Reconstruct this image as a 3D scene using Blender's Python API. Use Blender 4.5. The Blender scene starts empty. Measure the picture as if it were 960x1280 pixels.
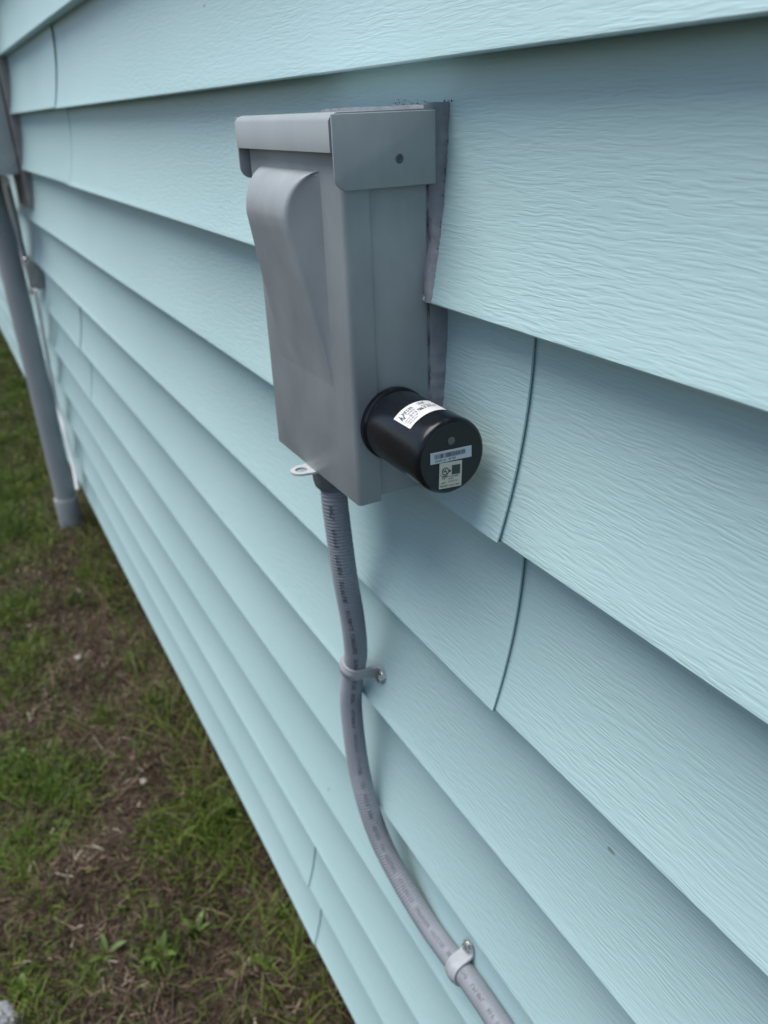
import bpy, bmesh, math, random
import numpy as np
from mathutils import Vector, Matrix

random.seed(7); rng = np.random.default_rng(11)
S = bpy.context.scene
C = S.collection
PI = math.pi

# ------------------------------------------------------------------ camera
CP = np.array([0.3609, -0.2265, -0.1350]); YAW, PIT, ROL, FPX = 1.0890, -0.4642, -0.0403, 1003.18
_f = np.array([-math.sin(YAW)*math.cos(PIT), math.cos(YAW)*math.cos(PIT), math.sin(PIT)])
_r0 = np.array([math.cos(YAW), math.sin(YAW), 0.0]); _u0 = np.cross(_r0, _f)
_r = math.cos(ROL)*_r0 + math.sin(ROL)*_u0
_u = -math.sin(ROL)*_r0 + math.cos(ROL)*_u0
cam_d = bpy.data.cameras.new('camera'); cam = bpy.data.objects.new('camera', cam_d); C.objects.link(cam)
M4 = Matrix(((_r[0], _u[0], -_f[0], CP[0]), (_r[1], _u[1], -_f[1], CP[1]), (_r[2], _u[2], -_f[2], CP[2]), (0, 0, 0, 1)))
cam.matrix_world = M4
cam_d.sensor_fit = 'VERTICAL'; cam_d.sensor_height = 36.0; cam_d.sensor_width = 27.0
cam_d.lens = FPX/1280*36.0
cam_d.clip_start = 0.01; cam_d.clip_end = 500
cam_d.dof.use_dof = True; cam_d.dof.focus_distance = 0.385; cam_d.dof.aperture_fstop = 11.0
S.camera = cam
S.render.resolution_x = 768; S.render.resolution_y = 1024

def at(x, y, X=None, Y=None, Z=None):
    d = _f + _r*(x-480)/FPX + _u*(640-y)/FPX
    t = (Y-CP[1])/d[1] if Y is not None else ((X-CP[0])/d[0] if X is not None else (Z-CP[2])/d[2])
    return CP + t*d

# ------------------------------------------------------------------ world, sun, exposure
SUN_EL, SUN_AZ = math.radians(72), math.radians(214)
w = bpy.data.worlds.new('World'); S.world = w; w.use_nodes = True
wn = w.node_tree; wn.nodes.clear()
sky = wn.nodes.new('ShaderNodeTexSky'); sky.sky_type = 'NISHITA'; sky.sun_disc = False
sky.sun_elevation = SUN_EL; sky.sun_rotation = SUN_AZ
sky.air_density = 1.0; sky.dust_density = 2.6; sky.ozone_density = 1.0
bg = wn.nodes.new('ShaderNodeBackground'); bg.inputs['Strength'].default_value = 0.062
wo = wn.nodes.new('ShaderNodeOutputWorld')
wn.links.new(sky.outputs[0], bg.inputs[0]); wn.links.new(bg.outputs[0], wo.inputs[0])
sd = bpy.data.lights.new('sun', 'SUN'); sd.energy = 1.5; sd.angle = math.radians(58); sd.color = (1.0, 0.97, 0.93)
sun = bpy.data.objects.new('sun', sd); C.objects.link(sun)
sv = Vector((math.sin(SUN_AZ)*math.cos(SUN_EL), math.cos(SUN_AZ)*math.cos(SUN_EL), math.sin(SUN_EL)))
sun.rotation_euler = sv.to_track_quat('Z', 'Y').to_euler(); sun.location = sv*6
S.view_settings.view_transform = 'Standard'; S.view_settings.look = 'None'
S.view_settings.gamma = 1.0; S.view_settings.use_curve_mapping = False
S.view_settings.exposure = 1.36

# ------------------------------------------------------------------ helpers
def tag(o, label=None, cat=None, group=None, kind=None):
    if label: o['label'] = label
    if cat: o['category'] = cat
    if group: o['group'] = group
    if kind: o['kind'] = kind
    return o

def empty(name, loc, label, cat, group=None):
    o = bpy.data.objects.new(name, None); C.objects.link(o); o.location = loc
    o.empty_display_size = 0.02
    tag(o, label, cat, group); return o

def link(name, me, mat, parent=None):
    o = bpy.data.objects.new(name, me); C.objects.link(o)
    if mat is not None and not me.materials: me.materials.append(mat)
    if parent is not None:
        o.parent = parent
        # geometry is written in world coordinates: cancel the chain of parents
        p = parent; off = Vector((0, 0, 0))
        while p is not None: off += p.location; p = p.parent
        o.location = -off
    return o

def smooth(me, ang=35):
    for pl in me.polygons: pl.use_smooth = True
    me.set_sharp_from_angle(angle=math.radians(ang))

def mesh(name, vs, fs, mat, parent=None, sm=None):
    me = bpy.data.meshes.new(name); me.from_pydata([tuple(map(float, v)) for v in vs], [], fs); me.update()
    bm = bmesh.new(); bm.from_mesh(me); bmesh.ops.recalc_face_normals(bm, faces=bm.faces); bm.to_mesh(me); bm.free()
    if sm: smooth(me, sm)
    return link(name, me, mat, parent)

def box(name, x0, x1, y0, y1, z0, z1, mat, parent=None, bev=0.0, seg=3):
    bm = bmesh.new()
    bmesh.ops.create_cube(bm, size=1, matrix=Matrix.Translation(((x0+x1)/2, (y0+y1)/2, (z0+z1)/2)) @ Matrix.Diagonal((x1-x0, y1-y0, z1-z0, 1)))
    if bev: bmesh.ops.bevel(bm, geom=list(bm.edges), offset=bev, segments=seg, profile=0.5, affect='EDGES')
    me = bpy.data.meshes.new(name); bm.to_mesh(me); bm.free()
    if bev: smooth(me, 50)
    return link(name, me, mat, parent)

def prism(name, poly, axis, a, b, mat, parent=None, bev=0.0):
    """poly in the plane perpendicular to axis ('x': (y,z), 'y': (x,z), 'z': (x,y)), extruded from a to b"""
    def P(q, t): return {'x': (t, q[0], q[1]), 'y': (q[0], t, q[1]), 'z': (q[0], q[1], t)}[axis]
    bm = bmesh.new(); n = len(poly)
    A = [bm.verts.new(P(q, a)) for q in poly]; B = [bm.verts.new(P(q, b)) for q in poly]
    bm.faces.new(A); bm.faces.new(B[::-1])
    for i in range(n): bm.faces.new((A[i], B[i], B[(i+1) % n], A[(i+1) % n]))
    bmesh.ops.recalc_face_normals(bm, faces=bm.faces)
    if bev: bmesh.ops.bevel(bm, geom=[e for e in bm.edges if e.calc_face_angle(0) > 0.6], offset=bev, segments=2, profile=0.5, affect='EDGES')
    me = bpy.data.meshes.new(name); bm.to_mesh(me); bm.free(); smooth(me, 40)
    return link(name, me, mat, parent)

def frames(pts, ref=(0, -1, 0)):
    pts = np.asarray(pts, float); T = np.gradient(pts, axis=0); T /= np.linalg.norm(T, axis=1)[:, None]
    ref = np.array(ref, float); N = ref - (T@ref)[:, None]*T; N /= np.linalg.norm(N, axis=1)[:, None]
    return T, N, np.cross(T, N)

def catmull(P, n=24):
    P = np.asarray(P, float); out = []
    Q = np.vstack([2*P[0]-P[1], P, 2*P[-1]-P[-2]])
    for i in range(1, len(Q)-2):
        for t in np.linspace(0, 1, n, endpoint=False):
            a, b, c, d = Q[i-1], Q[i], Q[i+1], Q[i+2]
            out.append(0.5*((2*b)+(c-a)*t+(2*a-5*b+4*c-d)*t*t+(-a+3*b-3*c+d)*t**3))
    out.append(P[-1]); return np.array(out)

def resample(P, step):
    L = np.concatenate([[0], np.cumsum(np.linalg.norm(np.diff(P, axis=0), axis=1))])
    s = np.arange(0, L[-1], step)
    return np.stack([np.interp(s, L, P[:, i]) for i in range(3)], 1), s

def tube(name, pts, rad, mat, parent=None, n=16, ref=(0, -1, 0), cap=True):
    T, N, B = frames(pts, ref); m = len(pts)
    rad = np.full(m, rad) if np.isscalar(rad) else np.asarray(rad)
    a = np.linspace(0, 2*PI, n, endpoint=False)
    V = (np.asarray(pts)[:, None, :] + rad[:, None, None]*(np.cos(a)[None, :, None]*N[:, None, :] + np.sin(a)[None, :, None]*B[:, None, :])).reshape(-1, 3)
    F = [(i*n+j, i*n+(j+1) % n, (i+1)*n+(j+1) % n, (i+1)*n+j) for i in range(m-1) for j in range(n)]
    if cap: F += [tuple(range(n))[::-1], tuple(range((m-1)*n, m*n))]
    return mesh(name, V, F, mat, parent, sm=40)

def lathe(name, prof, o, axis, mat, parent=None, n=64, sm=35, flute=None):
    """prof: (distance along axis, radius); axis 'x' or 'z'"""
    V = []; m = len(prof)
    for s, r in prof:
        for j in range(n):
            a = 2*PI*j/n
            rr = r*(1 + (flute(a) if flute else 0))
            if axis == 'x': V.append((o[0]+s, o[1]-rr*math.cos(a), o[2]+rr*math.sin(a)))
            else: V.append((o[0]+rr*math.cos(a), o[1]+rr*math.sin(a), o[2]+s))
    F = [(i*n+j, i*n+(j+1) % n, (i+1)*n+(j+1) % n, (i+1)*n+j) for i in range(m-1) for j in range(n)]
    F += [tuple(range(n))[::-1], tuple(range((m-1)*n, m*n))]
    return mesh(name, V, F, mat, parent, sm=sm)

# ------------------------------------------------------------------ materials
def mat(name, col, rough=0.5, spec=0.5, metal=0.0):
    m = bpy.data.materials.new(name); m.use_nodes = True
    b = m.node_tree.nodes['Principled BSDF']
    b.inputs['Base Color'].default_value = (*col, 1); b.inputs['Roughness'].default_value = rough
    b.inputs['Specular IOR Level'].default_value = spec; b.inputs['Metallic'].default_value = metal
    return m, m.node_tree, b

def nd(t, kind, **kw):
    n = t.nodes.new(kind)
    for k, v in kw.items():
        if k in n.inputs: n.inputs[k].default_value = v
        else: setattr(n, k, v)
    return n

def mapped(t, scale):
    g = nd(t, 'ShaderNodeNewGeometry'); mp = nd(t, 'ShaderNodeMapping'); mp.inputs['Scale'].default_value = scale
    t.links.new(g.outputs['Position'], mp.inputs['Vector']); return mp

def ramp(t, src, stops):
    r = nd(t, 'ShaderNodeValToRGB'); e = r.color_ramp.elements
    while len(e) < len(stops): e.new(0.5)
    for q, (p, c) in zip(e, stops): q.position = p; q.color = (*c, 1)
    t.links.new(src, r.inputs[0]); return r

def mat_siding():
    m, t, b = mat('vinyl_siding', (0.45, 0.61, 0.63), 0.42, 0.4)
    # embossed cedar grain: long wavy ridges along the wall
    wp = nd(t, 'ShaderNodeTexNoise', Scale=1.0, Detail=2.0); t.links.new(mapped(t, (26, 3, 60)).outputs[0], wp.inputs['Vector'])
    oi = nd(t, 'ShaderNodeObjectInfo')
    g = nd(t, 'ShaderNodeNewGeometry')
    sub = nd(t, 'ShaderNodeVectorMath', operation='SUBTRACT'); sub.inputs[1].default_value = (0.5, 0.5, 0.5)
    t.links.new(wp.outputs['Color'], sub.inputs[0])
    sc = nd(t, 'ShaderNodeVectorMath', operation='MULTIPLY'); sc.inputs[1].default_value = (0.0, 0.0, 0.0042)
    t.links.new(sub.outputs[0], sc.inputs[0])
    ad = nd(t, 'ShaderNodeVectorMath', operation='ADD'); t.links.new(g.outputs['Position'], ad.inputs[0]); t.links.new(sc.outputs[0], ad.inputs[1])
    mp = nd(t, 'ShaderNodeMapping'); mp.inputs['Scale'].default_value = (70, 10, 760); t.links.new(ad.outputs[0], mp.inputs['Vector'])
    off = nd(t, 'ShaderNodeCombineXYZ'); mu = nd(t, 'ShaderNodeMath', operation='MULTIPLY'); mu.inputs[1].default_value = 31.0
    t.links.new(oi.outputs['Random'], mu.inputs[0]); t.links.new(mu.outputs[0], off.inputs[1]); t.links.new(off.outputs[0], mp.inputs['Location'])
    n1 = nd(t, 'ShaderNodeTexNoise', Scale=1.0, Detail=1.6, Roughness=0.5); t.links.new(mp.outputs[0], n1.inputs['Vector'])
    # the emboss fades in and out in patches
    n2 = nd(t, 'ShaderNodeTexNoise', Scale=1.0, Detail=1.0); t.links.new(mapped(t, (9, 9, 22)).outputs[0], n2.inputs['Vector'])
    mr = nd(t, 'ShaderNodeMapRange'); mr.inputs['From Min'].default_value = 0.3; mr.inputs['From Max'].default_value = 0.65
    mr.inputs['To Min'].default_value = 0.45; mr.inputs['To Max'].default_value = 1.0; t.links.new(n2.outputs[0], mr.inputs['Value'])
    cr = nd(t, 'ShaderNodeMapRange', interpolation_type='SMOOTHSTEP'); cr.inputs['From Min'].default_value = 0.36; cr.inputs['From Max'].default_value = 0.62; t.links.new(n1.outputs[0], cr.inputs['Value'])
    ml = nd(t, 'ShaderNodeMath', operation='MULTIPLY'); t.links.new(cr.outputs[0], ml.inputs[0]); t.links.new(mr.outputs[0], ml.inputs[1])
    bp = nd(t, 'ShaderNodeBump', Strength=0.48, Distance=0.00028); t.links.new(ml.outputs[0], bp.inputs['Height']); t.links.new(bp.outputs[0], b.inputs['Normal'])
    # faint dust and colour drift, a few specks
    n3 = nd(t, 'ShaderNodeTexNoise', Scale=1.0, Detail=4.0); t.links.new(mapped(t, (3, 3, 6)).outputs[0], n3.inputs['Vector'])
    r = ramp(t, n3.outputs[0], [(0.3, (0.412, 0.598, 0.602)), (0.7, (0.448, 0.634, 0.638))])
    n4 = nd(t, 'ShaderNodeTexNoise', Scale=1.0, Detail=0.0); t.links.new(mapped(t, (95, 95, 120)).outputs[0], n4.inputs['Vector'])
    r4 = ramp(t, n4.outputs[0], [(0.895, (1, 1, 1)), (0.93, (0.55, 0.57, 0.55))])
    mx = nd(t, 'ShaderNodeMix', data_type='RGBA', blend_type='MULTIPLY'); mx.inputs['Factor'].default_value = 1.0
    t.links.new(r.outputs[0], mx.inputs['A']); t.links.new(r4.outputs[0], mx.inputs['B']); t.links.new(mx.outputs['Result'], b.inputs['Base Color'])
    return m

def mat_paint(name, col, rough=0.45, var=0.10, bump=0.15, scale=40, metal=0.0):
    m, t, b = mat(name, col, rough, 0.4, metal)
    n = nd(t, 'ShaderNodeTexNoise', Scale=1.0, Detail=5.0, Roughness=0.6); t.links.new(mapped(t, (scale, scale, scale*0.55)).outputs[0], n.inputs['Vector'])
    lo = tuple(c*(1-var) for c in col); hi = tuple(c*(1+var) for c in col)
    r = ramp(t, n.outputs[0], [(0.3, lo), (0.7, hi)]); t.links.new(r.outputs[0], b.inputs['Base Color'])
    rr = ramp(t, n.outputs[0], [(0.25, (rough*0.82,)*3), (0.75, (min(1, rough*1.2),)*3)]); t.links.new(rr.outputs[0], b.inputs['Roughness'])
    if bump:
        n2 = nd(t, 'ShaderNodeTexNoise', Scale=900.0, Detail=2.0); g = nd(t, 'ShaderNodeNewGeometry'); t.links.new(g.outputs['Position'], n2.inputs['Vector'])
        bp = nd(t, 'ShaderNodeBump', Strength=bump, Distance=0.0004); t.links.new(n2.outputs[0], bp.inputs['Height']); t.links.new(bp.outputs[0], b.inputs['Normal'])
    return m

def mat_blades(name, stops, rough=0.55):
    m, t, b = mat(name, stops[0][1], rough, 0.3)
    a = nd(t, 'ShaderNodeAttribute', attribute_name='rnd')
    r = ramp(t, a.outputs['Fac'], stops); t.links.new(r.outputs[0], b.inputs['Base Color'])
    return m

MS = mat_siding()
M_box = mat_paint('grey_enamel', (0.312, 0.350, 0.358), 0.42, 0.10)
M_cap = mat_paint('grey_enamel_hood', (0.322, 0.360, 0.368), 0.40, 0.06)
M_seal = mat_paint('grey_sealant', (0.27, 0.29, 0.315), 0.7, 0.16, 0.5, 150)
M_speck = mat('black_grit', (0.07, 0.08, 0.085), 0.9)[0]
M_black = mat_paint('black_plastic', (0.0065, 0.009, 0.012), 0.24, 0.2, 0.12, 60)
M_blackm = mat_paint('black_plastic_face', (0.007, 0.010, 0.013), 0.42, 0.2, 0.1, 60)
M_white = mat('label_white', (0.78, 0.79, 0.80), 0.45)[0]
M_lab2 = mat('label_silver', (0.50, 0.56, 0.60), 0.4)[0]
M_lab3 = mat('label_cream', (0.55, 0.55, 0.47), 0.5)[0]
M_ink = mat('ink_black', (0.02, 0.022, 0.03), 0.6)[0]
M_ink2 = mat('ink_slate', (0.07, 0.09, 0.11), 0.6)[0]
M_inkg = mat('ink_dark_green', (0.035, 0.055, 0.05), 0.6)[0]
M_lens = mat('lens_grey', (0.09, 0.10, 0.11), 0.25)[0]
M_cond = mat_paint('conduit_grey', (0.262, 0.285, 0.315), 0.5, 0.07, 0.1, 50)
M_fit = mat_paint('fitting_grey', (0.14, 0.148, 0.165), 0.5, 0.1, 0.1, 80)
M_strap = mat_paint('strap_grey', (0.40, 0.425, 0.445), 0.42, 0.08, 0.1, 80)
M_zinc = mat_paint('zinc_screw', (0.62, 0.62, 0.58), 0.28, 0.15, 0.2, 400, 1.0)
M_tab = mat_paint('pale_steel', (0.50, 0.52, 0.52), 0.4, 0.08, 0.1, 120)
M_pvc = mat_paint('pvc_grey', (0.31, 0.33, 0.345), 0.42, 0.06, 0.05, 12)
M_meter = mat_paint('meter_grey', (0.42, 0.455, 0.46), 0.45, 0.06, 0.1, 20)
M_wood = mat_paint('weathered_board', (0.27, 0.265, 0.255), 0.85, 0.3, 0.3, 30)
M_wirew = mat('white_cable', (0.80, 0.80, 0.80), 0.5)[0]
M_wired = mat('dark_wire', (0.10, 0.12, 0.12), 0.5)[0]
M_brass = mat_paint('bronze_block', (0.36, 0.36, 0.33), 0.45, 0.2, 0.1, 90, 0.4)
M_conc = mat_paint('concrete', (0.22, 0.21, 0.19), 0.9, 0.2, 0.6, 25)

# ------------------------------------------------------------------ the house wall: vinyl panels of two courses each
H = 0.1143; D = 0.0185
WX0, WX1 = -8.0, 3.4
ROW0, ROW1 = -5, 5                                    # row r holds the courses that end at -(2r-1)H and -2rH
wall = empty('house_wall', (0, 0.05, -10*H), 'pale blue vinyl clapboard house wall with embossed wood grain', 'wall')

def course_y(t): return D*(1-t*t)

def wall_y(z):
    k = math.ceil(-z/H - 1e-9); t = (-z/H) - (k-1); return course_y(t)

def profile(row):
    """list of (y, z) from the top of the panel to its bottom hem"""
    out = []
    for c in (2*row-1, 2*row):
        zt, zb = -(c-1)*H, -c*H
        if c == 2*row-1: out.append((D+0.0002, zt+0.012))
        for t in np.linspace(0.0, 0.97, 15): out.append((course_y(t), zt+(zb-zt)*t))
        e = course_y(0.97)
        out += [(e*0.45, zb+0.0019), (0.0003, zb+0.0009), (0.0007, zb+0.0002), (0.0018, zb)]
        out.append((D+0.0005, zb+0.0012))
    return out

def hashn(*a):
    v = math.sin(sum(x*k for x, k in zip(a, (12.9898, 78.233, 37.719))))*43758.5453
    return v-math.floor(v)

def panel(row, xa, xb):
    pr = profile(row); n = len(pr); TH = 0.0011
    nx = max(6, int((xb-xa)/0.16))
    xs = np.linspace(xa, xb, nx)
    xs = np.unique(np.concatenate([xs, [xb-0.05, xb-0.015, xa+0.04]])); m = len(xs)
    ph = [hashn(row, k, xa)*6.28 for k in range(4)]
    V = []
    for back in (0, 1):
        for x in xs:
            dx = xb-x
            proud = 0.0019*math.exp(-(dx/0.09)**2)        # the lapping end lies over its neighbour
            skew = 0.0
            for (y, z) in pr:
                wv = 0.00055*math.sin(2.3*x+ph[0]+z*9) + 0.0004*math.sin(5.9*x+ph[1]-z*13)
                if y < 0.001: wv *= 1.3
                V.append((x+skew, y-proud+wv+back*TH, z + 0.0007*math.sin(1.7*x+ph[2])))
    F = []; o = m*n
    for i in range(m-1):
        for j in range(n-1):
            a = i*n+j
            F.append((a, a+1, a+n+1, a+n)); F.append((o+a, o+a+n, o+a+n+1, o+a+1))
    for i in (0, m-1):
        for j in range(n-1):
            a = i*n+j; F.append((a, o+a, o+a+1, a+1))
    for i in range(m-1):
        a = i*n+n-1; F.append((a, a+n, o+a+n, o+a))
        a = i*n; F.append((a, o+a, o+a+n, a+n))
    mesh('siding_panel', V, F, MS, wall, sm=40)

SEAM = {1: -1.143, 2: 0.0585, 3: -1.447, 4: -2.62, 5: -0.324, 0: 0.95, -1: -0.9, -2: -2.2, -3: 0.4, -4: -1.6, -5: 1.2}
for r in range(ROW0, ROW1+1):
    s = SEAM[r]; ends = [s+3.63*k for k in range(-4, 5)]
    ends = [e for e in ends if WX0 < e < WX1] + [WX1]
    a = WX0
    for e in ends:
        panel(r, max(WX0, a-0.028), e); a = e
box('sheathing', WX0, WX1, 0.026, 0.10, -10*H+0.01, 1.45, M_conc, wall)
box('foundation', WX0, WX1, 0.032, 0.30, -1.45, -10*H+0.008, M_conc, wall)
# a bent starter strip closes the bottom behind the last hem
box('starter_strip', WX0, WX1, 0.0195, 0.0255, -10*H-0.004, -10*H+0.02, M_strap, wall)

# ------------------------------------------------------------------ disconnect box
# drawn in its own units: BK turns them into metres and BOFF seats the back of the box between the siding laps
BK, BOFF = 1.045, (-0.01624, 0.01019, 0.006075)
def to_box(p): return tuple((p[i]-BOFF[i])/BK for i in range(3))
def seat(e):
    e.location = [e.location[i]*BK+BOFF[i] for i in range(3)]; e.scale = (BK, BK, BK)
BX0, BX1, BYF, BYB, BZ0, BZ1 = -0.1214, 0.0, -0.0531, -0.006, -0.3318, -0.1365
dbx = empty('disconnect_box', (-0.06, 0.0, BZ0), 'grey metal electrical disconnect box with rain hood, screwed to the siding', 'electrical box')
box('back_box', BX0+0.0014, BX1-0.0016, -0.046, BYB, BZ0+0.0028, BZ1-0.004, M_box, dbx, 0.0012)
# cover: front sheet with folded side flanges
cov = bpy.data.meshes.new('cover'); bm = bmesh.new()
bmesh.ops.create_cube(bm, size=1, matrix=Matrix.Translation(((BX0+BX1)/2, (BYF-0.0390)/2, (BZ0+BZ1-0.004)/2)) @ Matrix.Diagonal((BX1-BX0, -0.0390-BYF, BZ1-0.004-BZ0, 1)))
vert = [e for e in bm.edges if abs((e.verts[0].co-e.verts[1].co).z) > 0.1 and e.verts[0].co.y < -0.05]
bmesh.ops.bevel(bm, geom=vert, offset=0.0030, segments=5, profile=0.5, affect='EDGES')
bot = [e for e in bm.edges if all(abs(v.co.z-BZ0) < 1e-5 for v in e.verts)]
bmesh.ops.bevel(bm, geom=bot, offset=0.0007, segments=2, profile=0.5, affect='EDGES')
bm.to_mesh(cov); bm.free(); smooth(cov, 50)
cover = link('cover', cov, M_box, dbx)
# raised handle housing pressed into the cover
zt, zb, xl, xr, hm = -0.1605, -0.2702, -0.1006, -0.0236, 0.0166
def hgt(z):
    d = zt-z; R = 0.0225
    if d < R: return hm*math.sqrt(max(0, 1-(1-d/R)**2))
    return hm*(1-(d-R)/(zt-zb-R))
zs = [zt-0.0225*(1-math.cos(a)) for a in np.linspace(0, PI/2, 12)] + list(np.linspace(zt-0.0225, zb, 16)[1:])
V = []; F = []
sec = 13
for z in zs:
    h = max(hgt(z), 0.0); rf = min(0.0034, h*0.6+1e-5); dr = h*0.55
    pts = [(xl, 0), (xl+dr, h-rf)]
    pts += [(xl+dr+rf*(1-math.cos(a)), h-rf+rf*math.sin(a)) for a in (0.4, 0.8, 1.2, PI/2)]
    pts += [((xl+xr)/2, h)]
    pts += [(xr-dr-rf*(1-math.cos(a)), h-rf+rf*math.sin(a)) for a in (PI/2, 1.2, 0.8, 0.4)]
    pts += [(xr-dr, h-rf), (xr, 0)]
    V += [(x, BYF+0.0003-hh, z) for x, hh in pts]
for i in range(len(zs)-1):
    for j in range(sec-1):
        a = i*sec+j; F.append((a, a+1, a+sec+1, a+sec))
mesh('handle_housing', V, F, M_box, dbx, sm=48)
# rain hood
hood = prism('rain_hood', [(-0.0585, -0.1515), (-0.0585, -0.1385), (-0.0570, -0.1362), (-0.0540, -0.1352), (-0.0040, -0.1350), (-0.0040, -0.1400), (-0.0540, -0.1402), (-0.0566, -0.1420), (-0.0568, -0.1515)],
             'x', -0.1240, 0.0010, M_cap, dbx)
def flap(x0, x1):
    yf, yb, z1, z0, r = -0.0578, -0.0035, -0.1358, -0.1680, 0.0065
    poly = [(yb, z1), (yb, z0)] + [(yf+r-r*math.sin(a), z0+r-r*math.cos(a)) for a in np.linspace(0, PI/2, 7)] + [(yf, z1)]
    return prism('hood_flap', poly, 'x', x0, x1, M_box, dbx, 0.0005)
fl = flap(0.0016, 0.0030); flap(-0.1256, -0.1244)
lathe('punched_hole', [(0.0, 0.0022), (0.00025, 0.0020), (0.0003, 0.0013), (0.00005, 0.0011)], (0.0030, -0.0236, -0.1557), 'x', M_ink2, fl, 20)
# lock tab under the cover
ty, tx, tz = -0.0595, -0.0665, BZ0-0.0008
ring = []
for a in np.linspace(0, 2*PI, 28, endpoint=False): ring.append((math.cos(a), math.sin(a)))
V = []; F = []
for zz in (tz-0.0007, tz+0.0007):
    for rr in (0.0038, 0.0068):
        for c, s in ring:
            y = ty + rr*s; x = tx + rr*c
            if rr > 0.005 and s > 0: x = tx + 0.0068*(1.15 if c > 0 else -1.15)*min(1, abs(c)*1.6) ; y = ty + 0.012*min(1, s*1.5)
            V.append((x, y, zz))
n = 28
for L in (0, 1):
    for j in range(n):
        a = L*2*n+j; b2 = L*2*n+(j+1) % n; F.append((a, b2, b2+n, a+n))
for k in (0, n):
    for j in range(n):
        F.append((k+j, k+(j+1) % n, 2*n+k+(j+1) % n, 2*n+k+j))
mesh('lock_tab', V, F, M_tab, dbx, sm=40)

# sealant between box and siding: a squeezed-out slab with an uneven rim
rs = random.Random(12); rim = []
for z in np.arange(-0.1335, -0.3265, -0.0030): rim.append((-0.0028+0.0006*math.sin(z*310)+rs.uniform(-.0005, .0005), z))
rim += [(x, -0.3275+rs.uniform(-.0005, .0005)) for x in np.arange(-0.006, -0.116, -0.006)]
rim += [(-0.1195+rs.uniform(-.0005, .0005), z) for z in np.arange(-0.3265, -0.136, 0.005)]
rim += [(x, -0.1336+rs.uniform(-.0005, .0005)) for x in np.arange(-0.118, -0.004, 0.0035)]
prism('sealant', rim, 'y', -0.0068, 0.0200, M_seal, dbx)
XF = BX1*BK+BOFF[0]-0.0012                              # world x of the box side
def bead_x(z):
    y = wall_y(z)
    return XF+0.0012+max(-0.0055, 0.0105*(1-y/0.0185)-0.0030)
V = []; F = []
zz_ = [z for z in np.arange(-0.1325, -0.338, -0.0018)] + [-2*H+0.0004, -2*H-0.0004]
zz_ = sorted(zz_, reverse=True)
for z in zz_:
    wy = wall_y(z); xr_ = bead_x(z)+rs.uniform(-.0005, .0005); ya = min(0.0052, max(wy-0.0035, 0.0012))
    for q in ((XF-0.010, wy+0.004), (XF-0.004, ya+0.002), (XF-0.0010, ya+rs.uniform(-.0004, .0004)), ((XF+xr_)/2+0.0006, (ya+wy)/2-0.0012), (xr_, wy-0.0004), (xr_+0.0004, wy+0.002)):
        V.append(to_box((q[0], q[1], z)))
for i in range(len(zz_)-1):
    for j in range(5): F.append((i*6+j, i*6+j+1, (i+1)*6+j+1, (i+1)*6+j))
mesh('sealant', V, F, M_seal, dbx, sm=70)
V = []; F = []
def grit(c, r):
    b0 = len(V)
    for q in ((1, 0, 0), (-1, 0, 0), (0, 1, 0), (0, -1, 0), (0, 0, 1), (0, 0, -1)):
        V.append(tuple(c[i]+q[i]*r*random.uniform(0.6, 1.4) for i in range(3)))
    for f in ((0, 2, 4), (2, 1, 4), (1, 3, 4), (3, 0, 4), (2, 0, 5), (1, 2, 5), (3, 1, 5), (0, 3, 5)): F.append(tuple(b0+i for i in f))
for i in range(46):
    x = random.uniform(-0.075, -0.014); z = -0.1334+abs(random.gauss(0, 0.0016)); grit(to_box((x, wall_y(z)-0.0006, z)), random.uniform(0.00015, 0.0005))
for i in range(70):
    z = random.uniform(-0.30, -0.133); x = bead_x(z)+random.gauss(0, 0.0005); grit(to_box((x, wall_y(z)-0.0006, z)), random.uniform(0.00015, 0.0005))
g = mesh('grit', V, F, M_speck, dbx); g['kind'] = 'stuff'
seat(dbx)

# ------------------------------------------------------------------ surge protector
CY, CZ, CR, CX = -0.0297, -0.2869, 0.0197, 0.0577
sp = empty('surge_protector', (0.0, CY, CZ), 'black plastic cylinder surge protector sticking out of the disconnect box side', 'surge protector')
lathe('base_ring', [(0.0003, 0.0190), (0.0003, 0.0203), (0.0030, 0.0203), (0.0036, 0.0196), (0.0044, 0.0194)], (0, CY, CZ), 'x', M_black, sp, 72)
body = lathe('body', [(0.0040, 0.0188), (0.0046, 0.0193), (0.0060, 0.0195), (0.050, 0.0197), (0.0546, 0.0197), (0.0561, 0.0194), (0.0571, 0.0187), (0.0575, 0.0178), (CX-0.0001, 0.0176)], (0, CY, CZ), 'x', M_black, sp, 96)
lathe('end_face', [(CX-0.0012, 0.0175), (CX+0.0001, 0.0175), (CX+0.00012, 0.006)], (0, CY, CZ), 'x', M_blackm, sp, 72)
lathe('indicator_lens', [(CX, 0.0020), (CX+0.0004, 0.0020), (CX+0.0006, 0.0014), (CX+0.0006, 0.0004)], (0, CY-0.0004, CZ+0.0087), 'x', M_lens, sp, 24)
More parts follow.
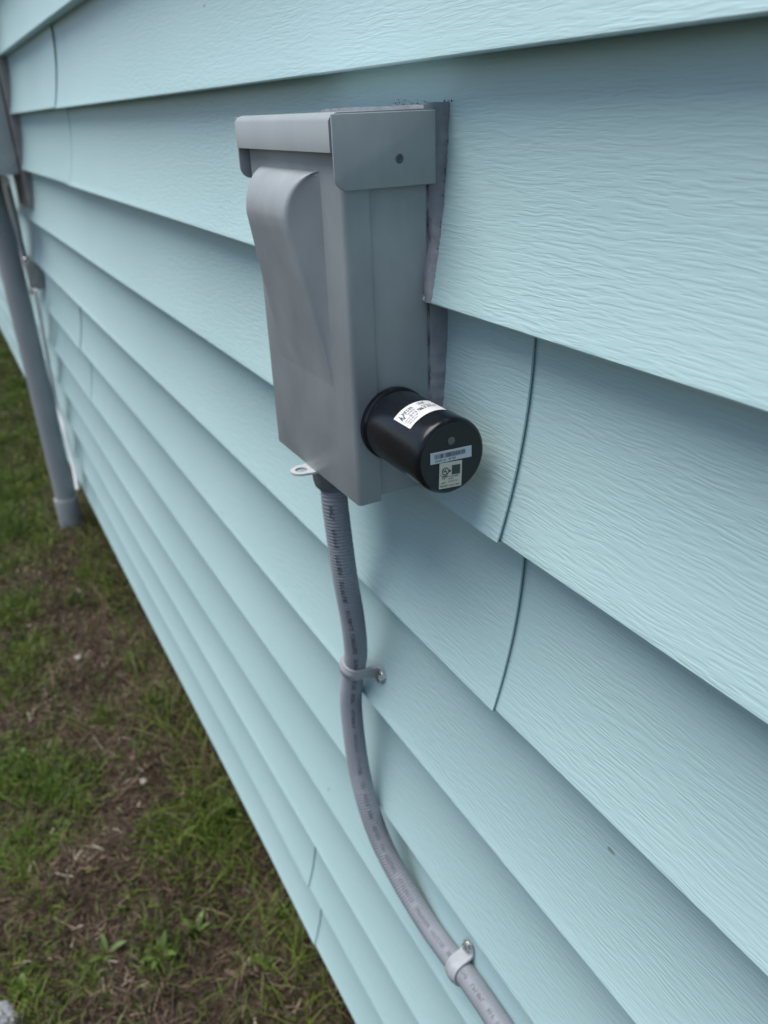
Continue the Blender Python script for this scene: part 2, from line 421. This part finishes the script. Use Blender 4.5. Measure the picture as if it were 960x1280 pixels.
# flat print is made of thin quads in label coordinates
def quads(name, rects, fn, mat_, parent, sub=1):
    V = []; F = []
    for (u0, u1, v0, v1) in rects:
        k = max(1, int(sub*(u1-u0))) if sub > 1 else 1
        for i in range(k):
            ua, ub = u0+(u1-u0)*i/k, u0+(u1-u0)*(i+1)/k
            b0 = len(V); V += [fn(ua, v0), fn(ub, v0), fn(ub, v1), fn(ua, v1)]; F.append((b0, b0+1, b0+2, b0+3))
    return mesh(name, V, F, mat_, parent)
def words(u0, u1, v0, v1, seed, cw=0.02):
    r = random.Random(seed); out = []; u = u0
    while u < u1-cw:
        wl = r.randint(2, 6)
        for k in range(wl):
            if u > u1-cw: break
            s = r.random()
            out.append((u, u+cw*0.28, v0, v1))
            if s < 0.5: out.append((u+cw*0.28, u+cw*0.75, v1-(v1-v0)*0.25, v1))
            if s > 0.3: out.append((u+cw*0.28, u+cw*0.75, v0, v0+(v1-v0)*0.25))
            if s > 0.6: out.append((u+cw*0.5, u+cw*0.75, v0+(v1-v0)*0.25, v1))
            u += cw
        u += cw*0.8
    return out
A0, A1, LX0, LX1 = math.radians(42), math.radians(108), 0.0272, 0.0437
def lab(u, v, e=0.00035):
    a = A0+(A1-A0)*u; x = LX1+(LX0-LX1)*v; R = 0.0197+e
    return (x, CY-R*math.cos(a), CZ+R*math.sin(a))
L1 = quads('wrap_label', [(0, 1, 0, 1)], lambda u, v: lab(u, v, 0.0002), M_white, sp, sub=24)
r1 = [(0.055, 0.075, 0.52, 0.62), (0.07, 0.09, 0.58, 0.74), (0.085, 0.105, 0.64, 0.84), (0.10, 0.12, 0.56, 0.72), (0.115, 0.15, 0.50, 0.58), (0.14, 0.165, 0.58, 0.68), (0.17, 0.19, 0.66, 0.84), (0.18, 0.215, 0.74, 0.80)]
r1 += words(0.22, 0.47, 0.68, 0.84, 1, 0.022) + words(0.22, 0.45, 0.56, 0.62, 2, 0.013)
r1 += words(0.62, 0.80, 0.72, 0.88, 3, 0.024) + words(0.62, 0.88, 0.56, 0.63, 4, 0.013) + words(0.46, 0.68, 0.36, 0.52, 5, 0.024) + words(0.70, 0.93, 0.38, 0.50, 6, 0.02)
r1 += words(0.08, 0.22, 0.36, 0.42, 7, 0.012) + words(0.24, 0.43, 0.36, 0.48, 8, 0.021) + words(0.08, 0.40, 0.24, 0.30, 9, 0.012) + words(0.08, 0.34, 0.12, 0.18, 10, 0.012)
quads('printed_mark', r1, lab, M_ink2, L1, sub=24)
def plane_map(c00, c10, c11, c01, e):
    """u to the right as one faces the end of the cylinder, v up; corners in (dy, dz)"""
    def fn(u, v):
        y = (1-u)*(1-v)*c00[0]+u*(1-v)*c10[0]+u*v*c11[0]+(1-u)*v*c01[0]
        z = (1-u)*(1-v)*c00[1]+u*(1-v)*c10[1]+u*v*c11[1]+(1-u)*v*c01[1]
        return (CX+e, CY-0.0005+y, CZ+z)
    return fn
bc = ((-0.0118, -0.0012), (0.0119, -0.0021), (0.0118, 0.0039), (-0.0118, 0.0048))
L2 = quads('barcode_label', [(0, 1, 0, 1)], plane_map(*bc, 0.00035), M_lab2, sp)
rb = random.Random(5); bars = []; u = 0.10
while u < 0.84:
    wd = rb.choice((0.008, 0.008, 0.014, 0.022)); bars.append((u, u+wd, 0.40, 0.80)); u += wd+rb.choice((0.008, 0.012, 0.020))
quads('barcode', bars, plane_map(*bc, 0.00050), M_ink2, L2)
quads('printed_mark', words(0.12, 0.40, 0.14, 0.28, 31, 0.03)+words(0.44, 0.64, 0.14, 0.30, 32, 0.03), plane_map(*bc, 0.00052), M_ink2, L2)
ul = ((-0.0071, -0.0153), (0.0060, -0.0163), (0.0064, -0.0027), (-0.0066, -0.0016))
L3 = quads('rating_label', [(0, 1, 0, 1)], plane_map(*ul, 0.00030), M_lab3, sp)
um = plane_map(*ul, 0.00045)
quads('dark_square', [(0.55, 0.92, 0.50, 0.86)], um, M_inkg, L3)
V = []; F = []; nn = 28                                  # ring of the round certification mark with the letters inside
for i in range(nn):
    a = 2*PI*i/nn
    for rr in (0.118, 0.150): V.append(um(0.27+rr*1.05*math.cos(a), 0.66+rr*math.sin(a)))
for i in range(nn):
    a, b2 = 2*i, 2*((i+1) % nn); F.append((a, a+1, b2+1, b2))
mesh('certification_ring', V, F, M_ink, L3)
quads('printed_mark', [(0.19, 0.215, 0.66, 0.74), (0.255, 0.28, 0.66, 0.74), (0.19, 0.28, 0.635, 0.665), (0.295, 0.32, 0.58, 0.68), (0.295, 0.37, 0.565, 0.59),
                       (0.06, 0.10, 0.56, 0.575), (0.06, 0.075, 0.52, 0.575), (0.06, 0.10, 0.51, 0.525), (0.43, 0.50, 0.62, 0.70),
                       ] + words(0.13, 0.40, 0.43, 0.50, 41, 0.05) + words(0.13, 0.36, 0.36, 0.40, 45, 0.04) + words(0.42, 0.90, 0.41, 0.46, 42, 0.035) + words(0.40, 0.66, 0.33, 0.37, 43, 0.035)
      + words(0.10, 0.30, 0.20, 0.25, 44, 0.04) + words(0.42, 0.84, 0.22, 0.27, 46, 0.035) + words(0.06, 0.38, 0.06, 0.13, 47, 0.04) + words(0.44, 0.94, 0.07, 0.12, 48, 0.04), um, M_ink, L3)

seat(sp)
# ------------------------------------------------------------------ flexible conduit
way = [((420, 640), -0.0235), ((431, 719.5), -0.0195), ((440.5, 772.6), -0.0140), ((444.8, 812.5), -0.0100), ((442.5, 835), -0.0085), ((440.3, 852), -0.0088), ((439, 885), -0.0097),
       ((447, 950.8), -0.0097), ((458.4, 1001), -0.0095), ((476, 1051), -0.006), ((502.5, 1102), -0.001), ((533, 1152), 0.003), ((557, 1186), 0.0045), ((585, 1222), 0.0048), ((618, 1270), 0.0050)]
pts = [at(q[0], q[1], Y=y) for q, y in way]
FX, FY = pts[0][0]-0.0015, -0.0235
BB = BZ0*BK+BOFF[2]
pts = [np.array([FX, FY, BB-0.006]), np.array([FX, FY, BB-0.024])] + pts
last = pts[-1]; tz = last[2]
pts += [np.array([last[0]+0.06, 0.005, tz-0.001]), np.array([last[0]+0.3, 0.006, tz+0.002]), np.array([last[0]+0.9, 0.006, tz]), np.array([last[0]+1.6, 0.006, tz])]
CPTH, CS = resample(catmull(pts, 40), 0.00045)
cut = np.argmin(np.abs(CPTH[:, 0]-0.30) + (CPTH[:, 2] > -0.6)*9)
fine = CPTH[:cut]; coarse = CPTH[cut::20]
cpts = np.vstack([fine, coarse]); cs = np.concatenate([CS[:cut], CS[cut::20]])
OR = 0.0091
amp = np.where(np.arange(len(cs)) < cut, 1.0, 0.0)*np.clip(0.32-np.clip(cs-0.30, 0, 1)*0.9, 0.10, 0.30)*1e-3
rad = OR + amp*np.sin(2*PI*cs/0.0026)
conduit = empty('flexible_conduit', (FX, FY, -0.70), 'slate grey flexible conduit curving from disconnect box down along the siding', 'conduit')
tube('jacket', cpts, rad, M_cond, conduit, 20)
fit = lathe('connector', [(0.0, 0.0130), (-0.002, 0.0132), (-0.0160, 0.0134), (-0.0220, 0.0130), (-0.0265, 0.0118), (-0.0285, 0.0100)], (FX, FY, BB+0.003), 'z', M_fit, conduit, 72, 30, lambda a: 0.03*(1 if math.sin(a*9) > 0 else 0))
# print along the jacket: small letter-like strokes
T, N, B = frames(cpts)
def jack(s, ang):
    i = min(len(cs)-2, np.searchsorted(cs, s))
    p = cpts[i] + (OR+0.00042)*(math.cos(ang)*N[i]+math.sin(ang)*B[i]); return tuple(p)
def jang(s):
    return float(np.interp(s, [0, 0.10, 0.2, 0.26, 0.42, 0.62], PRINT_ANG))
PRINT_ANG = [-0.80, -0.85, -1.20, -1.30, -1.15, -1.05]
ink = []
rp = random.Random(3); s = 0.030
def stroke(s0, s1, a0, a1): ink.append((s0, s1, a0, a1))
while s < 0.60:
    wl = rp.randint(3, 9)
    for k in range(wl):
        h, wc = 0.17, 0.0019
        typ = rp.randint(0, 6)
        stroke(s, s+0.00045, -h, h)
        if typ in (1, 3, 5): stroke(s+0.00055, s+0.0016, h-0.09, h)
        if typ in (2, 3, 6): stroke(s+0.00055, s+0.0016, -h, -h+0.09)
        if typ in (0, 4, 5): stroke(s+0.00055, s+0.0016, -0.05, 0.05)
        if typ in (4, 6): stroke(s+0.0013, s+0.0018, -h, h)
        s += wc+0.0007
    s += rp.uniform(0.003, 0.007)
M_faint = mat('ink_faded', (0.17, 0.18, 0.20), 0.6)[0]
for lo, hi, mt in ((0, 0.255, M_ink2), (0.255, 1, M_faint)):
    V = []; F = []
    for s0, s1, a0, a1 in ink:
        if not lo <= s0 < hi: continue
        b0 = len(V); c = jang(s0)
        for ss, aa in ((s0, a0), (s1, a0), (s1, a1), (s0, a1)): V.append(jack(ss, c+aa))
        F.append((b0, b0+1, b0+2, b0+3))
    mesh('printed_lettering', V, F, mt, conduit)

# ------------------------------------------------------------------ one-hole straps
def strap(px, py, Yc, side, label):
    """side: direction of the screw tab in the wall plane"""
    c0 = at(px, py, Y=Yc); i = int(np.argmin(np.linalg.norm(CPTH-c0, axis=1))); c = CPTH[i]
    t = CPTH[i+20]-CPTH[i-20]; t[1] = 0; t /= np.linalg.norm(t)
    nrm = np.array([0, -1.0, 0]); sd_ = np.array(side, float); sd_ -= (sd_@t)*t; sd_ /= np.linalg.norm(sd_)
    tab_c = c + sd_*0.0165; yw = wall_y(tab_c[2]) - 0.0022
    e = empty('conduit_strap', tuple(c), label, 'pipe strap', 'straps holding the flexible conduit')
    hw = 0.0066; ri, ro = OR+0.0003, OR+0.0019
    d0 = yw-c[1]                                        # depth of the wall behind the conduit centre
    # section in (side, out) coordinates
    sec = [(-ro, -d0*0.55)] + [(-ro*math.cos(a), ro*math.sin(a)) for a in np.linspace(0, PI*0.80, 15)]
    sec += [(ro*0.98, ro*0.25), (ro+0.0012, -d0*0.6), (ro+0.0032, -d0+0.0002), (ro+0.0075, -d0), (ro+0.0120, -d0)]
    inn = [(-ri, -d0*0.55)] + [(-ri*math.cos(a), ri*math.sin(a)) for a in np.linspace(0, PI*0.80, 15)]
    inn += [(ri*0.98, ri*0.2), (ri+0.0008, -d0*0.7), (ri+0.0026, -d0-0.0012), (ro+0.0075, -d0-0.0013), (ro+0.0120, -d0-0.0013)]
    prof = [(-1.0, 0), (-0.85, 0.0004), (-0.45, 0.0004), (-0.3, 0.0012), (0.3, 0.0012), (0.45, 0.0004), (0.85, 0.0004), (1.0, 0)]
    V = []; F = []; m = len(sec); k = len(prof)
    for q, (a, ex) in enumerate(prof):
        for lay, S_ in ((0, sec), (1, inn)):
            for j, (su, ou) in enumerate(S_):
                wid = hw
                if j >= m-2: wid = hw*(1.0 if j == m-2 else 0.6)
                x_ = ex if (lay == 0 and 1 <= j <= 15) else 0
                rl = math.hypot(su, ou) or 1
                V.append(c + t*a*wid + sd_*(su+x_*su/rl) + nrm*(ou+x_*ou/rl))
    for q in range(k-1):
        for j in range(m-1):
            a = q*2*m+j; F.append((a, a+1, a+2*m+1, a+2*m)); a += m; F.append((a, a+2*m, a+2*m+1, a+1))
        for j in (0, m-1):
            a = q*2*m+j; F.append((a, a+m, a+3*m, a+2*m))
    for q in (0, k-1):
        for j in range(m-1):
            a = q*2*m+j; F.append((a, a+1, a+m+1, a+m))
    mesh('band', V, F, M_strap, e, sm=45)
    sc = c + sd_*(ro+0.0078); sc[1] = yw
    # hex washer screw head
    V = []; F = []; L = [(0.0, 0.0052, 0), (-0.0008, 0.0050, 0), (-0.0010, 0.0036, 1), (-0.0034, 0.0034, 1), (-0.0040, 0.0024, 1), (-0.0036, 0.0008, 1)]; nn = 24
    for dy, rr, hx in L:
        for q in range(nn):
            a = 2*PI*q/nn; r2 = rr*(math.cos(PI/6)/math.cos((a % (PI/3))-PI/6)*1.08 if hx else 1)
            V.append((sc[0]+r2*math.cos(a), sc[1]+dy, sc[2]+r2*math.sin(a)))
    for q in range(len(L)-1):
        for j in range(nn): F.append((q*nn+j, q*nn+(j+1) % nn, (q+1)*nn+(j+1) % nn, (q+1)*nn+j))
    F.append(tuple(range((len(L)-1)*nn, len(L)*nn)))
    mesh('screw', V, F, M_zinc, e, sm=30)
strap(443.5, 832, -0.0088, (1, 0, 0.0), 'grey strap with bright screw on the upright run of conduit')
strap(576, 1209, 0.0046, (0, 0, 1), 'grey strap with dull screw on the level run of conduit')

# ------------------------------------------------------------------ service conduit, meter box, bonding wires
GZ = -1.263
PX, PY = -2.065, -0.0525
pipe = empty('service_pipe', (PX, PY, GZ), 'thick grey plastic service pipe rising from the ground to meter box', 'pipe')
tube('pipe_body', [(PX, PY, z) for z in np.linspace(-1.20, -0.235, 12)], 0.0300, M_pvc, pipe, 40, ref=(1, 0, 0))
lathe('pipe_socket', [(0, 0.0355), (0.10, 0.0355), (0.142, 0.0352), (0.1455, 0.0345), (0.146, 0.0302)], (PX, PY, GZ-0.04), 'z', M_pvc, pipe, 40)
meter = empty('meter_box', (-2.05, 0, -0.24), 'grey metal meter box on the siding above the thick service pipe', 'meter box')
MX = -1.825
box('enclosure', MX-0.33, MX, -0.135, -0.003, -0.2385, 0.26, M_meter, meter, 0.004)
kz = at(0, 190, X=MX)
kn = []
for rr in (0.0165, 0.0245, 0.0325):
    a_ = np.linspace(0, 2*PI, 49)
    tube('knockout', [(MX+0.0002, kz[1]+rr*math.cos(q), kz[2]+rr*math.sin(q)) for q in a_], 0.0012, M_meter, meter, 8, ref=(1, 0, 0), cap=False)
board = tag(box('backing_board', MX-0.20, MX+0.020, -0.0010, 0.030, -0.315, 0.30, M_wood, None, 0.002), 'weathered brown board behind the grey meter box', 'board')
# lid of the meter box stands proud of the enclosure
box('lid', MX-0.335, MX+0.003, -0.143, -0.135, -0.2405, 0.262, M_meter, meter, 0.002)
gb = at(37, 340, Y=-0.016)
blk = empty('bonding_block', tuple(gb), 'small bronze bonding block with two screws below the meter box', 'ground clamp')
box('block', gb[0]-0.016, gb[0]+0.016, -0.023, 0.012, gb[2]-0.045, gb[2]+0.025, M_brass, blk, 0.004)
for dz in (0.029, -0.050):
    lathe('screw', [(-0.006, 0.010), (0.006, 0.010), (0.010, 0.006), (0.010, 0.001)], (gb[0], -0.016, gb[2]+dz), 'z', M_zinc, blk, 16)
def wire(name, way, r, m_, label):
    P = catmull([at(x, y, Y=Y) for x, y, Y in way], 10)
    return tag(tube(name, P, r, m_, None, 10), label, 'cable')
wire('bonding_cable', [(9, 224, -0.028), (17, 255, -0.022), (24, 285, -0.018), (30, 318, -0.018), (34, 332, -0.018)], 0.0036, M_wired, 'dark cable from the meter box down to the bonding block')
wire('white_cable', [(6, 224, -0.034), (11, 245, -0.026), (17, 270, -0.020), (24, 300, -0.018), (30, 322, -0.018), (33, 334, -0.018)], 0.0095, M_wirew, 'white cable running from meter box to bonding block beside the pipe')
wire('ground_wire', [(44, 362, -0.020), (52, 405, -0.018), (60, 450, -0.017), (70, 500, -0.018), (80, 535, -0.020), (90, 575, -0.022), (97, 612, -0.03)], 0.0055, M_wirew, 'pale ground wire running down the siding from the bonding block')

# ------------------------------------------------------------------ ground
def vnoise(x, y, sc, seed=0):
    x = np.asarray(x)*sc; y = np.asarray(y)*sc
    xi = np.floor(x); yi = np.floor(y); fx = x-xi; fy = y-yi; fx = fx*fx*(3-2*fx); fy = fy*fy*(3-2*fy)
    h = lambda a, b: np.modf(np.abs(np.sin(a*127.1+b*311.7+seed*17.3)*43758.5453))[0]
    return (h(xi, yi)*(1-fx)+h(xi+1, yi)*fx)*(1-fy)+(h(xi, yi+1)*(1-fx)+h(xi+1, yi+1)*fx)*fy
def ground_z(x, y):
    return GZ + 0.018*(vnoise(x, y, 3, 1)-0.5) + 0.016*(vnoise(x, y, 11, 2)-0.5) + 0.008*(vnoise(x, y, 34, 3)-0.5)
gx = np.unique(np.concatenate([np.linspace(-200, -8, 14), np.linspace(-8, -5, 16), np.linspace(-5, 1.2, 260), np.linspace(1.2, 4, 16), np.linspace(4, 200, 14)]))
gy = np.unique(np.concatenate([np.linspace(-200, -6, 14), np.linspace(-6, -1.3, 28), np.linspace(-1.3, 0.06, 90), np.linspace(0.06, 0.3, 3), np.linspace(1.0, 200, 8)]))
XX, YY = np.meshgrid(gx, gy, indexing='ij')
ZZ = ground_z(XX, YY)
V = np.stack([XX, YY, ZZ], -1).reshape(-1, 3); ny = len(gy)
F = [(i*ny+j, (i+1)*ny+j, (i+1)*ny+j+1, i*ny+j+1) for i in range(len(gx)-1) for j in range(ny-1)]
m, t, b = mat('soil', (0.06, 0.045, 0.035), 0.95, 0.2)
n = nd(t, 'ShaderNodeTexNoise', Scale=1.0, Detail=8.0, Roughness=0.7); t.links.new(mapped(t, (28, 28, 28)).outputs[0], n.inputs['Vector'])
r = ramp(t, n.outputs[0], [(0.32, (0.015, 0.010, 0.007)), (0.5, (0.040, 0.028, 0.020)), (0.68, (0.085, 0.064, 0.046))]); t.links.new(r.outputs[0], b.inputs['Base Color'])
bp = nd(t, 'ShaderNodeBump', Strength=1.0, Distance=0.012); t.links.new(n.outputs[0], bp.inputs['Height']); t.links.new(bp.outputs[0], b.inputs['Normal'])
gr = mesh('ground', V, F, m, None, sm=80); tag(gr, 'brown soil under patchy grass along the wall', 'ground', kind='structure')

# green clumps, from where the photograph shows them on the ground
blobs = [(5, 440, .55, 1.2), (8, 500, .40, 1.2), (12, 560, .32, 1.1), (15, 620, .25, 1.1), (3, 660, .2, 1.1), (35, 690, .12, .8), (8, 700, .12, .9), (15, 760, .10, 1.), (30, 830, .10, 1.1), (8, 850, .1, 1.0),
         (95, 745, .06, .5), (110, 720, .05, .5), (50, 985, .10, .9), (20, 960, .1, .9), (95, 975, .06, .7), (225, 1050, .075, .9), (270, 1030, .07, .8), (330, 1030, .06, .8), (200, 1190, .05, .9), (165, 1130, .04, .6),
         (20, 1050, .09, .9), (75, 1010, .08, .7), (245, 1150, .05, .7), (25, 1245, .08, .8), (110, 1215, .04, .6), (420, 1250, .05, .45), (370, 1160, .04, .35), (95, 600, .06, 1.0), (195, 885, .035, .8), (180, 930, .04, .5), (60, 1150, .05, .4), (130, 900, .04, .5)]
BL = [(at(x, y, Z=GZ), r_, w_) for x, y, r_, w_ in blobs]
def green(x, y):
    g = 0.05 + 0*x
    for c, r_, w_ in BL: g = np.maximum(g, w_*np.exp(-((x-c[0])**2+((y-c[1])*1.6)**2)/(r_*r_)))
    far = np.clip((-y-0.42)/0.25, 0, 1)*(0.25+0.9*vnoise(x, y, 4, 9)); g = np.maximum(g, far)
    return g*(0.30+1.25*vnoise(x, y, 22, 5))

def strands(name, X, Y, Hh, Wd, lean, rnd, mat_, label, cat, flat=0.0, seg=3):
    n = len(X); a = rng.uniform(0, 2*PI, n); la = rng.uniform(0, 2*PI, n)
    base = np.stack([X, Y, ground_z(X, Y)-0.003], 1)
    wdir = np.stack([np.cos(a), np.sin(a), rng.uniform(-.4, .4, n)*flat], 1)
    ldir = np.stack([np.cos(la), np.sin(la), np.zeros(n)], 1)
    vs = []
    for k in range(seg+1):
        f = k/seg
        up = Hh*f*(1-0.45*lean*f); out = Hh*lean*f**1.7
        c = base + ldir*out[:, None]; c[:, 2] += up*(1-flat) + flat*(0.004+Hh*0.12*f*(1-f))
        if flat: c = base + ldir*(Hh*f)[:, None] + np.stack([np.zeros(n), np.zeros(n), 0.006+rng.uniform(0, .012, n)*f+flat*0], 1)
        wk = Wd*(1-f**2.2)*(0.55+0.9*f*(1-f)*1.2) if not flat else Wd*(0.9-0.5*f)
        vs.append(c-wdir*wk[:, None]/2); vs.append(c+wdir*wk[:, None]/2)
    V = np.stack(vs, 1).reshape(-1, 3); m_ = 2*(seg+1)
    base_f = np.array([[2*k, 2*k+1, 2*k+3, 2*k+2] for k in range(seg)])
    F = (np.arange(n)[:, None, None]*m_ + base_f[None]).reshape(-1, 4)
    me = bpy.data.meshes.new(name); me.vertices.add(len(V)); me.vertices.foreach_set('co', V.ravel())
    me.loops.add(F.size); me.loops.foreach_set('vertex_index', F.ravel().astype(np.int32))
    me.polygons.add(len(F)); me.polygons.foreach_set('loop_start', np.arange(0, F.size, 4, dtype=np.int32)); me.polygons.foreach_set('loop_total', np.full(len(F), 4, np.int32))
    at_ = me.attributes.new('rnd', 'FLOAT', 'POINT'); at_.data.foreach_set('value', np.repeat(rnd, m_).astype(np.float32))
    me.update(calc_edges=True); o = link(name, me, mat_); tag(o, label, cat, kind='stuff'); return o

def sample(n, x0, x1, y0, y1, dens):
    X = rng.uniform(x0, x1, n); Y = rng.uniform(y0, y1, n); k = rng.uniform(0, 1, n) < dens(X, Y); return X[k], Y[k]

G1 = mat_blades('grass_green', [(0.0, (0.018, 0.038, 0.006)), (0.4, (0.066, 0.118, 0.011)), (0.75, (0.140, 0.200, 0.020)), (0.92, (0.13, 0.165, 0.05)), (1.0, (0.20, 0.17, 0.09))])
G2 = mat_blades('dry_thatch', [(0.0, (0.022, 0.014, 0.009)), (0.4, (0.072, 0.050, 0.033)), (0.75, (0.155, 0.113, 0.075)), (0.95, (0.27, 0.215, 0.15)), (1.0, (0.42, 0.38, 0.30))], 0.8)
Xa, Ya = sample(420000, -5.2, 0.4, -0.75, 0.015, lambda x, y: np.clip(green(x, y), 0, 1)*np.where(x > -2.2, 1.0, 0.75))
Xb, Yb = sample(60000, -7.5, 2.2, -3.0, -0.7, lambda x, y: np.clip(green(x, y), 0, 1))
X = np.concatenate([Xa, Xb]); Y = np.concatenate([Ya, Yb]); n = len(X)
strands('grass', X, Y, rng.uniform(0.012, 0.05, n)*(0.6+0.8*vnoise(X, Y, 9, 4)), rng.uniform(0.0016, 0.0040, n), rng.uniform(0.2, 1.3, n), np.clip(rng.normal(0.42, 0.22, n)+0.3*(vnoise(X, Y, 14, 6)-.5), 0, 1), G1,
        'patchy short green lawn grass growing along the wall', 'grass')
X, Y = sample(210000, -5.2, 0.5, -0.8, 0.03, lambda x, y: 0.85+0*x); n = len(X)
strands('dry_thatch', X, Y, rng.uniform(0.006, 0.03, n)*np.where(rng.random(n) < 0.04, 3.0, 1), rng.uniform(0.0012, 0.0035, n), rng.uniform(0.5, 1.5, n), np.clip(rng.normal(0.42, 0.24, n)+0.3*(vnoise(X, Y, 12, 8)-.5), 0, 1), G2,
        'brown dry thatch and dead clippings covering the soil by the wall', 'thatch', flat=1.0, seg=2)
X, Y = sample(9000, -5.2, 0.5, -0.8, 0.03, lambda x, y: 0.25+0.9*vnoise(x, y, 5, 21)); n = len(X)
strands('leaf_litter', X, Y, rng.uniform(0.008, 0.024, n), rng.uniform(0.004, 0.010, n), rng.uniform(0.5, 1.5, n), np.clip(rng.normal(0.5, 0.22, n), 0, 1), G2,
        'scattered brown leaf scraps and wood chips on the bare strip', 'leaf litter', flat=1.0, seg=2)
# taller dry and green stalks leaning by the foot of the wall
X, Y = sample(3000, -3.0, 0.3, -0.07, 0.02, lambda x, y: 0.25+0.75*vnoise(x, y, 7, 12)); n = len(X)
strands('wall_grass', X, Y, rng.uniform(0.04, 0.11, n), rng.uniform(0.0014, 0.0032, n), rng.uniform(0.3, 1.2, n), np.clip(rng.normal(0.7, 0.25, n), 0, 1), G1, 'long mixed green and straw blades at the foot of the siding', 'grass')

# broad-leaved weeds: a rosette of leaves each
def leaf_mesh(L, Wd):
    V = []; F = []; k = 6
    for i in range(k+1):
        f = i/k; wv = Wd*math.sin(PI*min(1, f*0.93+0.07))**0.8*(1 if i < k else 0.05)
        z = 0.35*L*f*(1-0.75*f); y = L*f
        V += [(-wv/2, y, z+wv*0.18), (0, y, z), (wv/2, y, z+wv*0.18)]
    for i in range(k):
        a = 3*i; F += [(a, a+1, a+4, a+3), (a+1, a+2, a+5, a+4)]
    me = bpy.data.meshes.new('leaf'); me.from_pydata(V, [], F); me.update(); smooth(me, 80); return me
M_leaf = mat_paint('weed_leaf', (0.085, 0.135, 0.028), 0.5, 0.3, 0.2, 60)
leaf_a, leaf_b = leaf_mesh(0.036, 0.010), leaf_mesh(0.022, 0.012)
for me in (leaf_a, leaf_b): me.materials.append(M_leaf)
weeds = [(245, 1165, leaf_a, 6, 'broad weed with long upright leaves in bare soil below the siding seam'), (202, 1195, leaf_a, 8, 'bushy bright green weed among straw, out from the wall'),
         (168, 938, leaf_b, 5, 'small round-leaved weed beside pale pebbles'), (195, 885, leaf_b, 5, 'low weed close to the wall beside a white pebble'),
         (30, 1245, leaf_b, 7, 'low leafy weed beside the grey stone'), (135, 1195, leaf_a, 4, 'thin weed with dark narrow leaves beside the bushy weed'),
         (20, 950, leaf_a, 6, 'dark weed in the dense green clump out from the wall'), (290, 1015, leaf_a, 6, 'leggy weed in the grass tuft touching the wall foot'),
         (80, 1030, leaf_b, 5, 'pale weed on the edge of the mown green patch'), (330, 1210, leaf_b, 3, 'tiny seedling weed in the dark brown soil by the wall')]
for px, py, me, k, lb in weeds:
    c = at(px, py, Z=GZ); zz = float(ground_z(np.array([c[0]]), np.array([c[1]]))[0])
    e = empty('weed', (c[0], c[1], zz), lb, 'weed', 'broad-leaved weeds in the lawn')
    for q in range(k):
        o = bpy.data.objects.new('leaf', me); C.objects.link(o); o.parent = e
        o.rotation_euler = (random.uniform(0.25, 1.0), random.uniform(-.3, .3), 2*PI*q/k+random.uniform(-.4, .4)); sc_ = random.uniform(0.65, 1.15); o.scale = (sc_, sc_, sc_)
# stones
M_stone = mat_paint('stone_grey', (0.26, 0.27, 0.30), 0.85, 0.25, 0.6, 70)
M_peb = mat_paint('pebble_pale', (0.30, 0.27, 0.23), 0.8, 0.15, 0.4, 90)
def stone(px, py, r_, m_, lb, name='pebble'):
    c = at(px, py, Z=GZ+0.008); bm = bmesh.new(); bmesh.ops.create_icosphere(bm, subdivisions=3, radius=1)
    sd_ = random.random()*50
    for v in bm.verts:
        h = 1+0.35*(hashn(round(v.co.x*1.3), round(v.co.y*1.3), sd_)-.5)+0.18*math.sin(3*v.co.x+sd_)*math.cos(2.5*v.co.y)
        v.co = Vector((c[0]+v.co.x*r_*h*1.25, c[1]+v.co.y*r_*h, c[2]+v.co.z*r_*h*0.65))
    me = bpy.data.meshes.new(name); bm.to_mesh(me); bm.free(); smooth(me, 60)
    tag(link(name, me, m_), lb, 'stone', 'stones in the lawn')
stone(4, 1274, 0.020, M_stone, 'rough blue-grey stone lying in the grass beside a low weed', 'stone')
stone(179, 977, 0.0065, M_peb, 'pale rounded pebble in brown soil out from the siding')
stone(201, 882, 0.005, M_peb, 'small white pebble on bare soil close to the siding')
stone(98, 822, 0.008, M_peb, 'tan flat pebble in the middle of the bare strip')
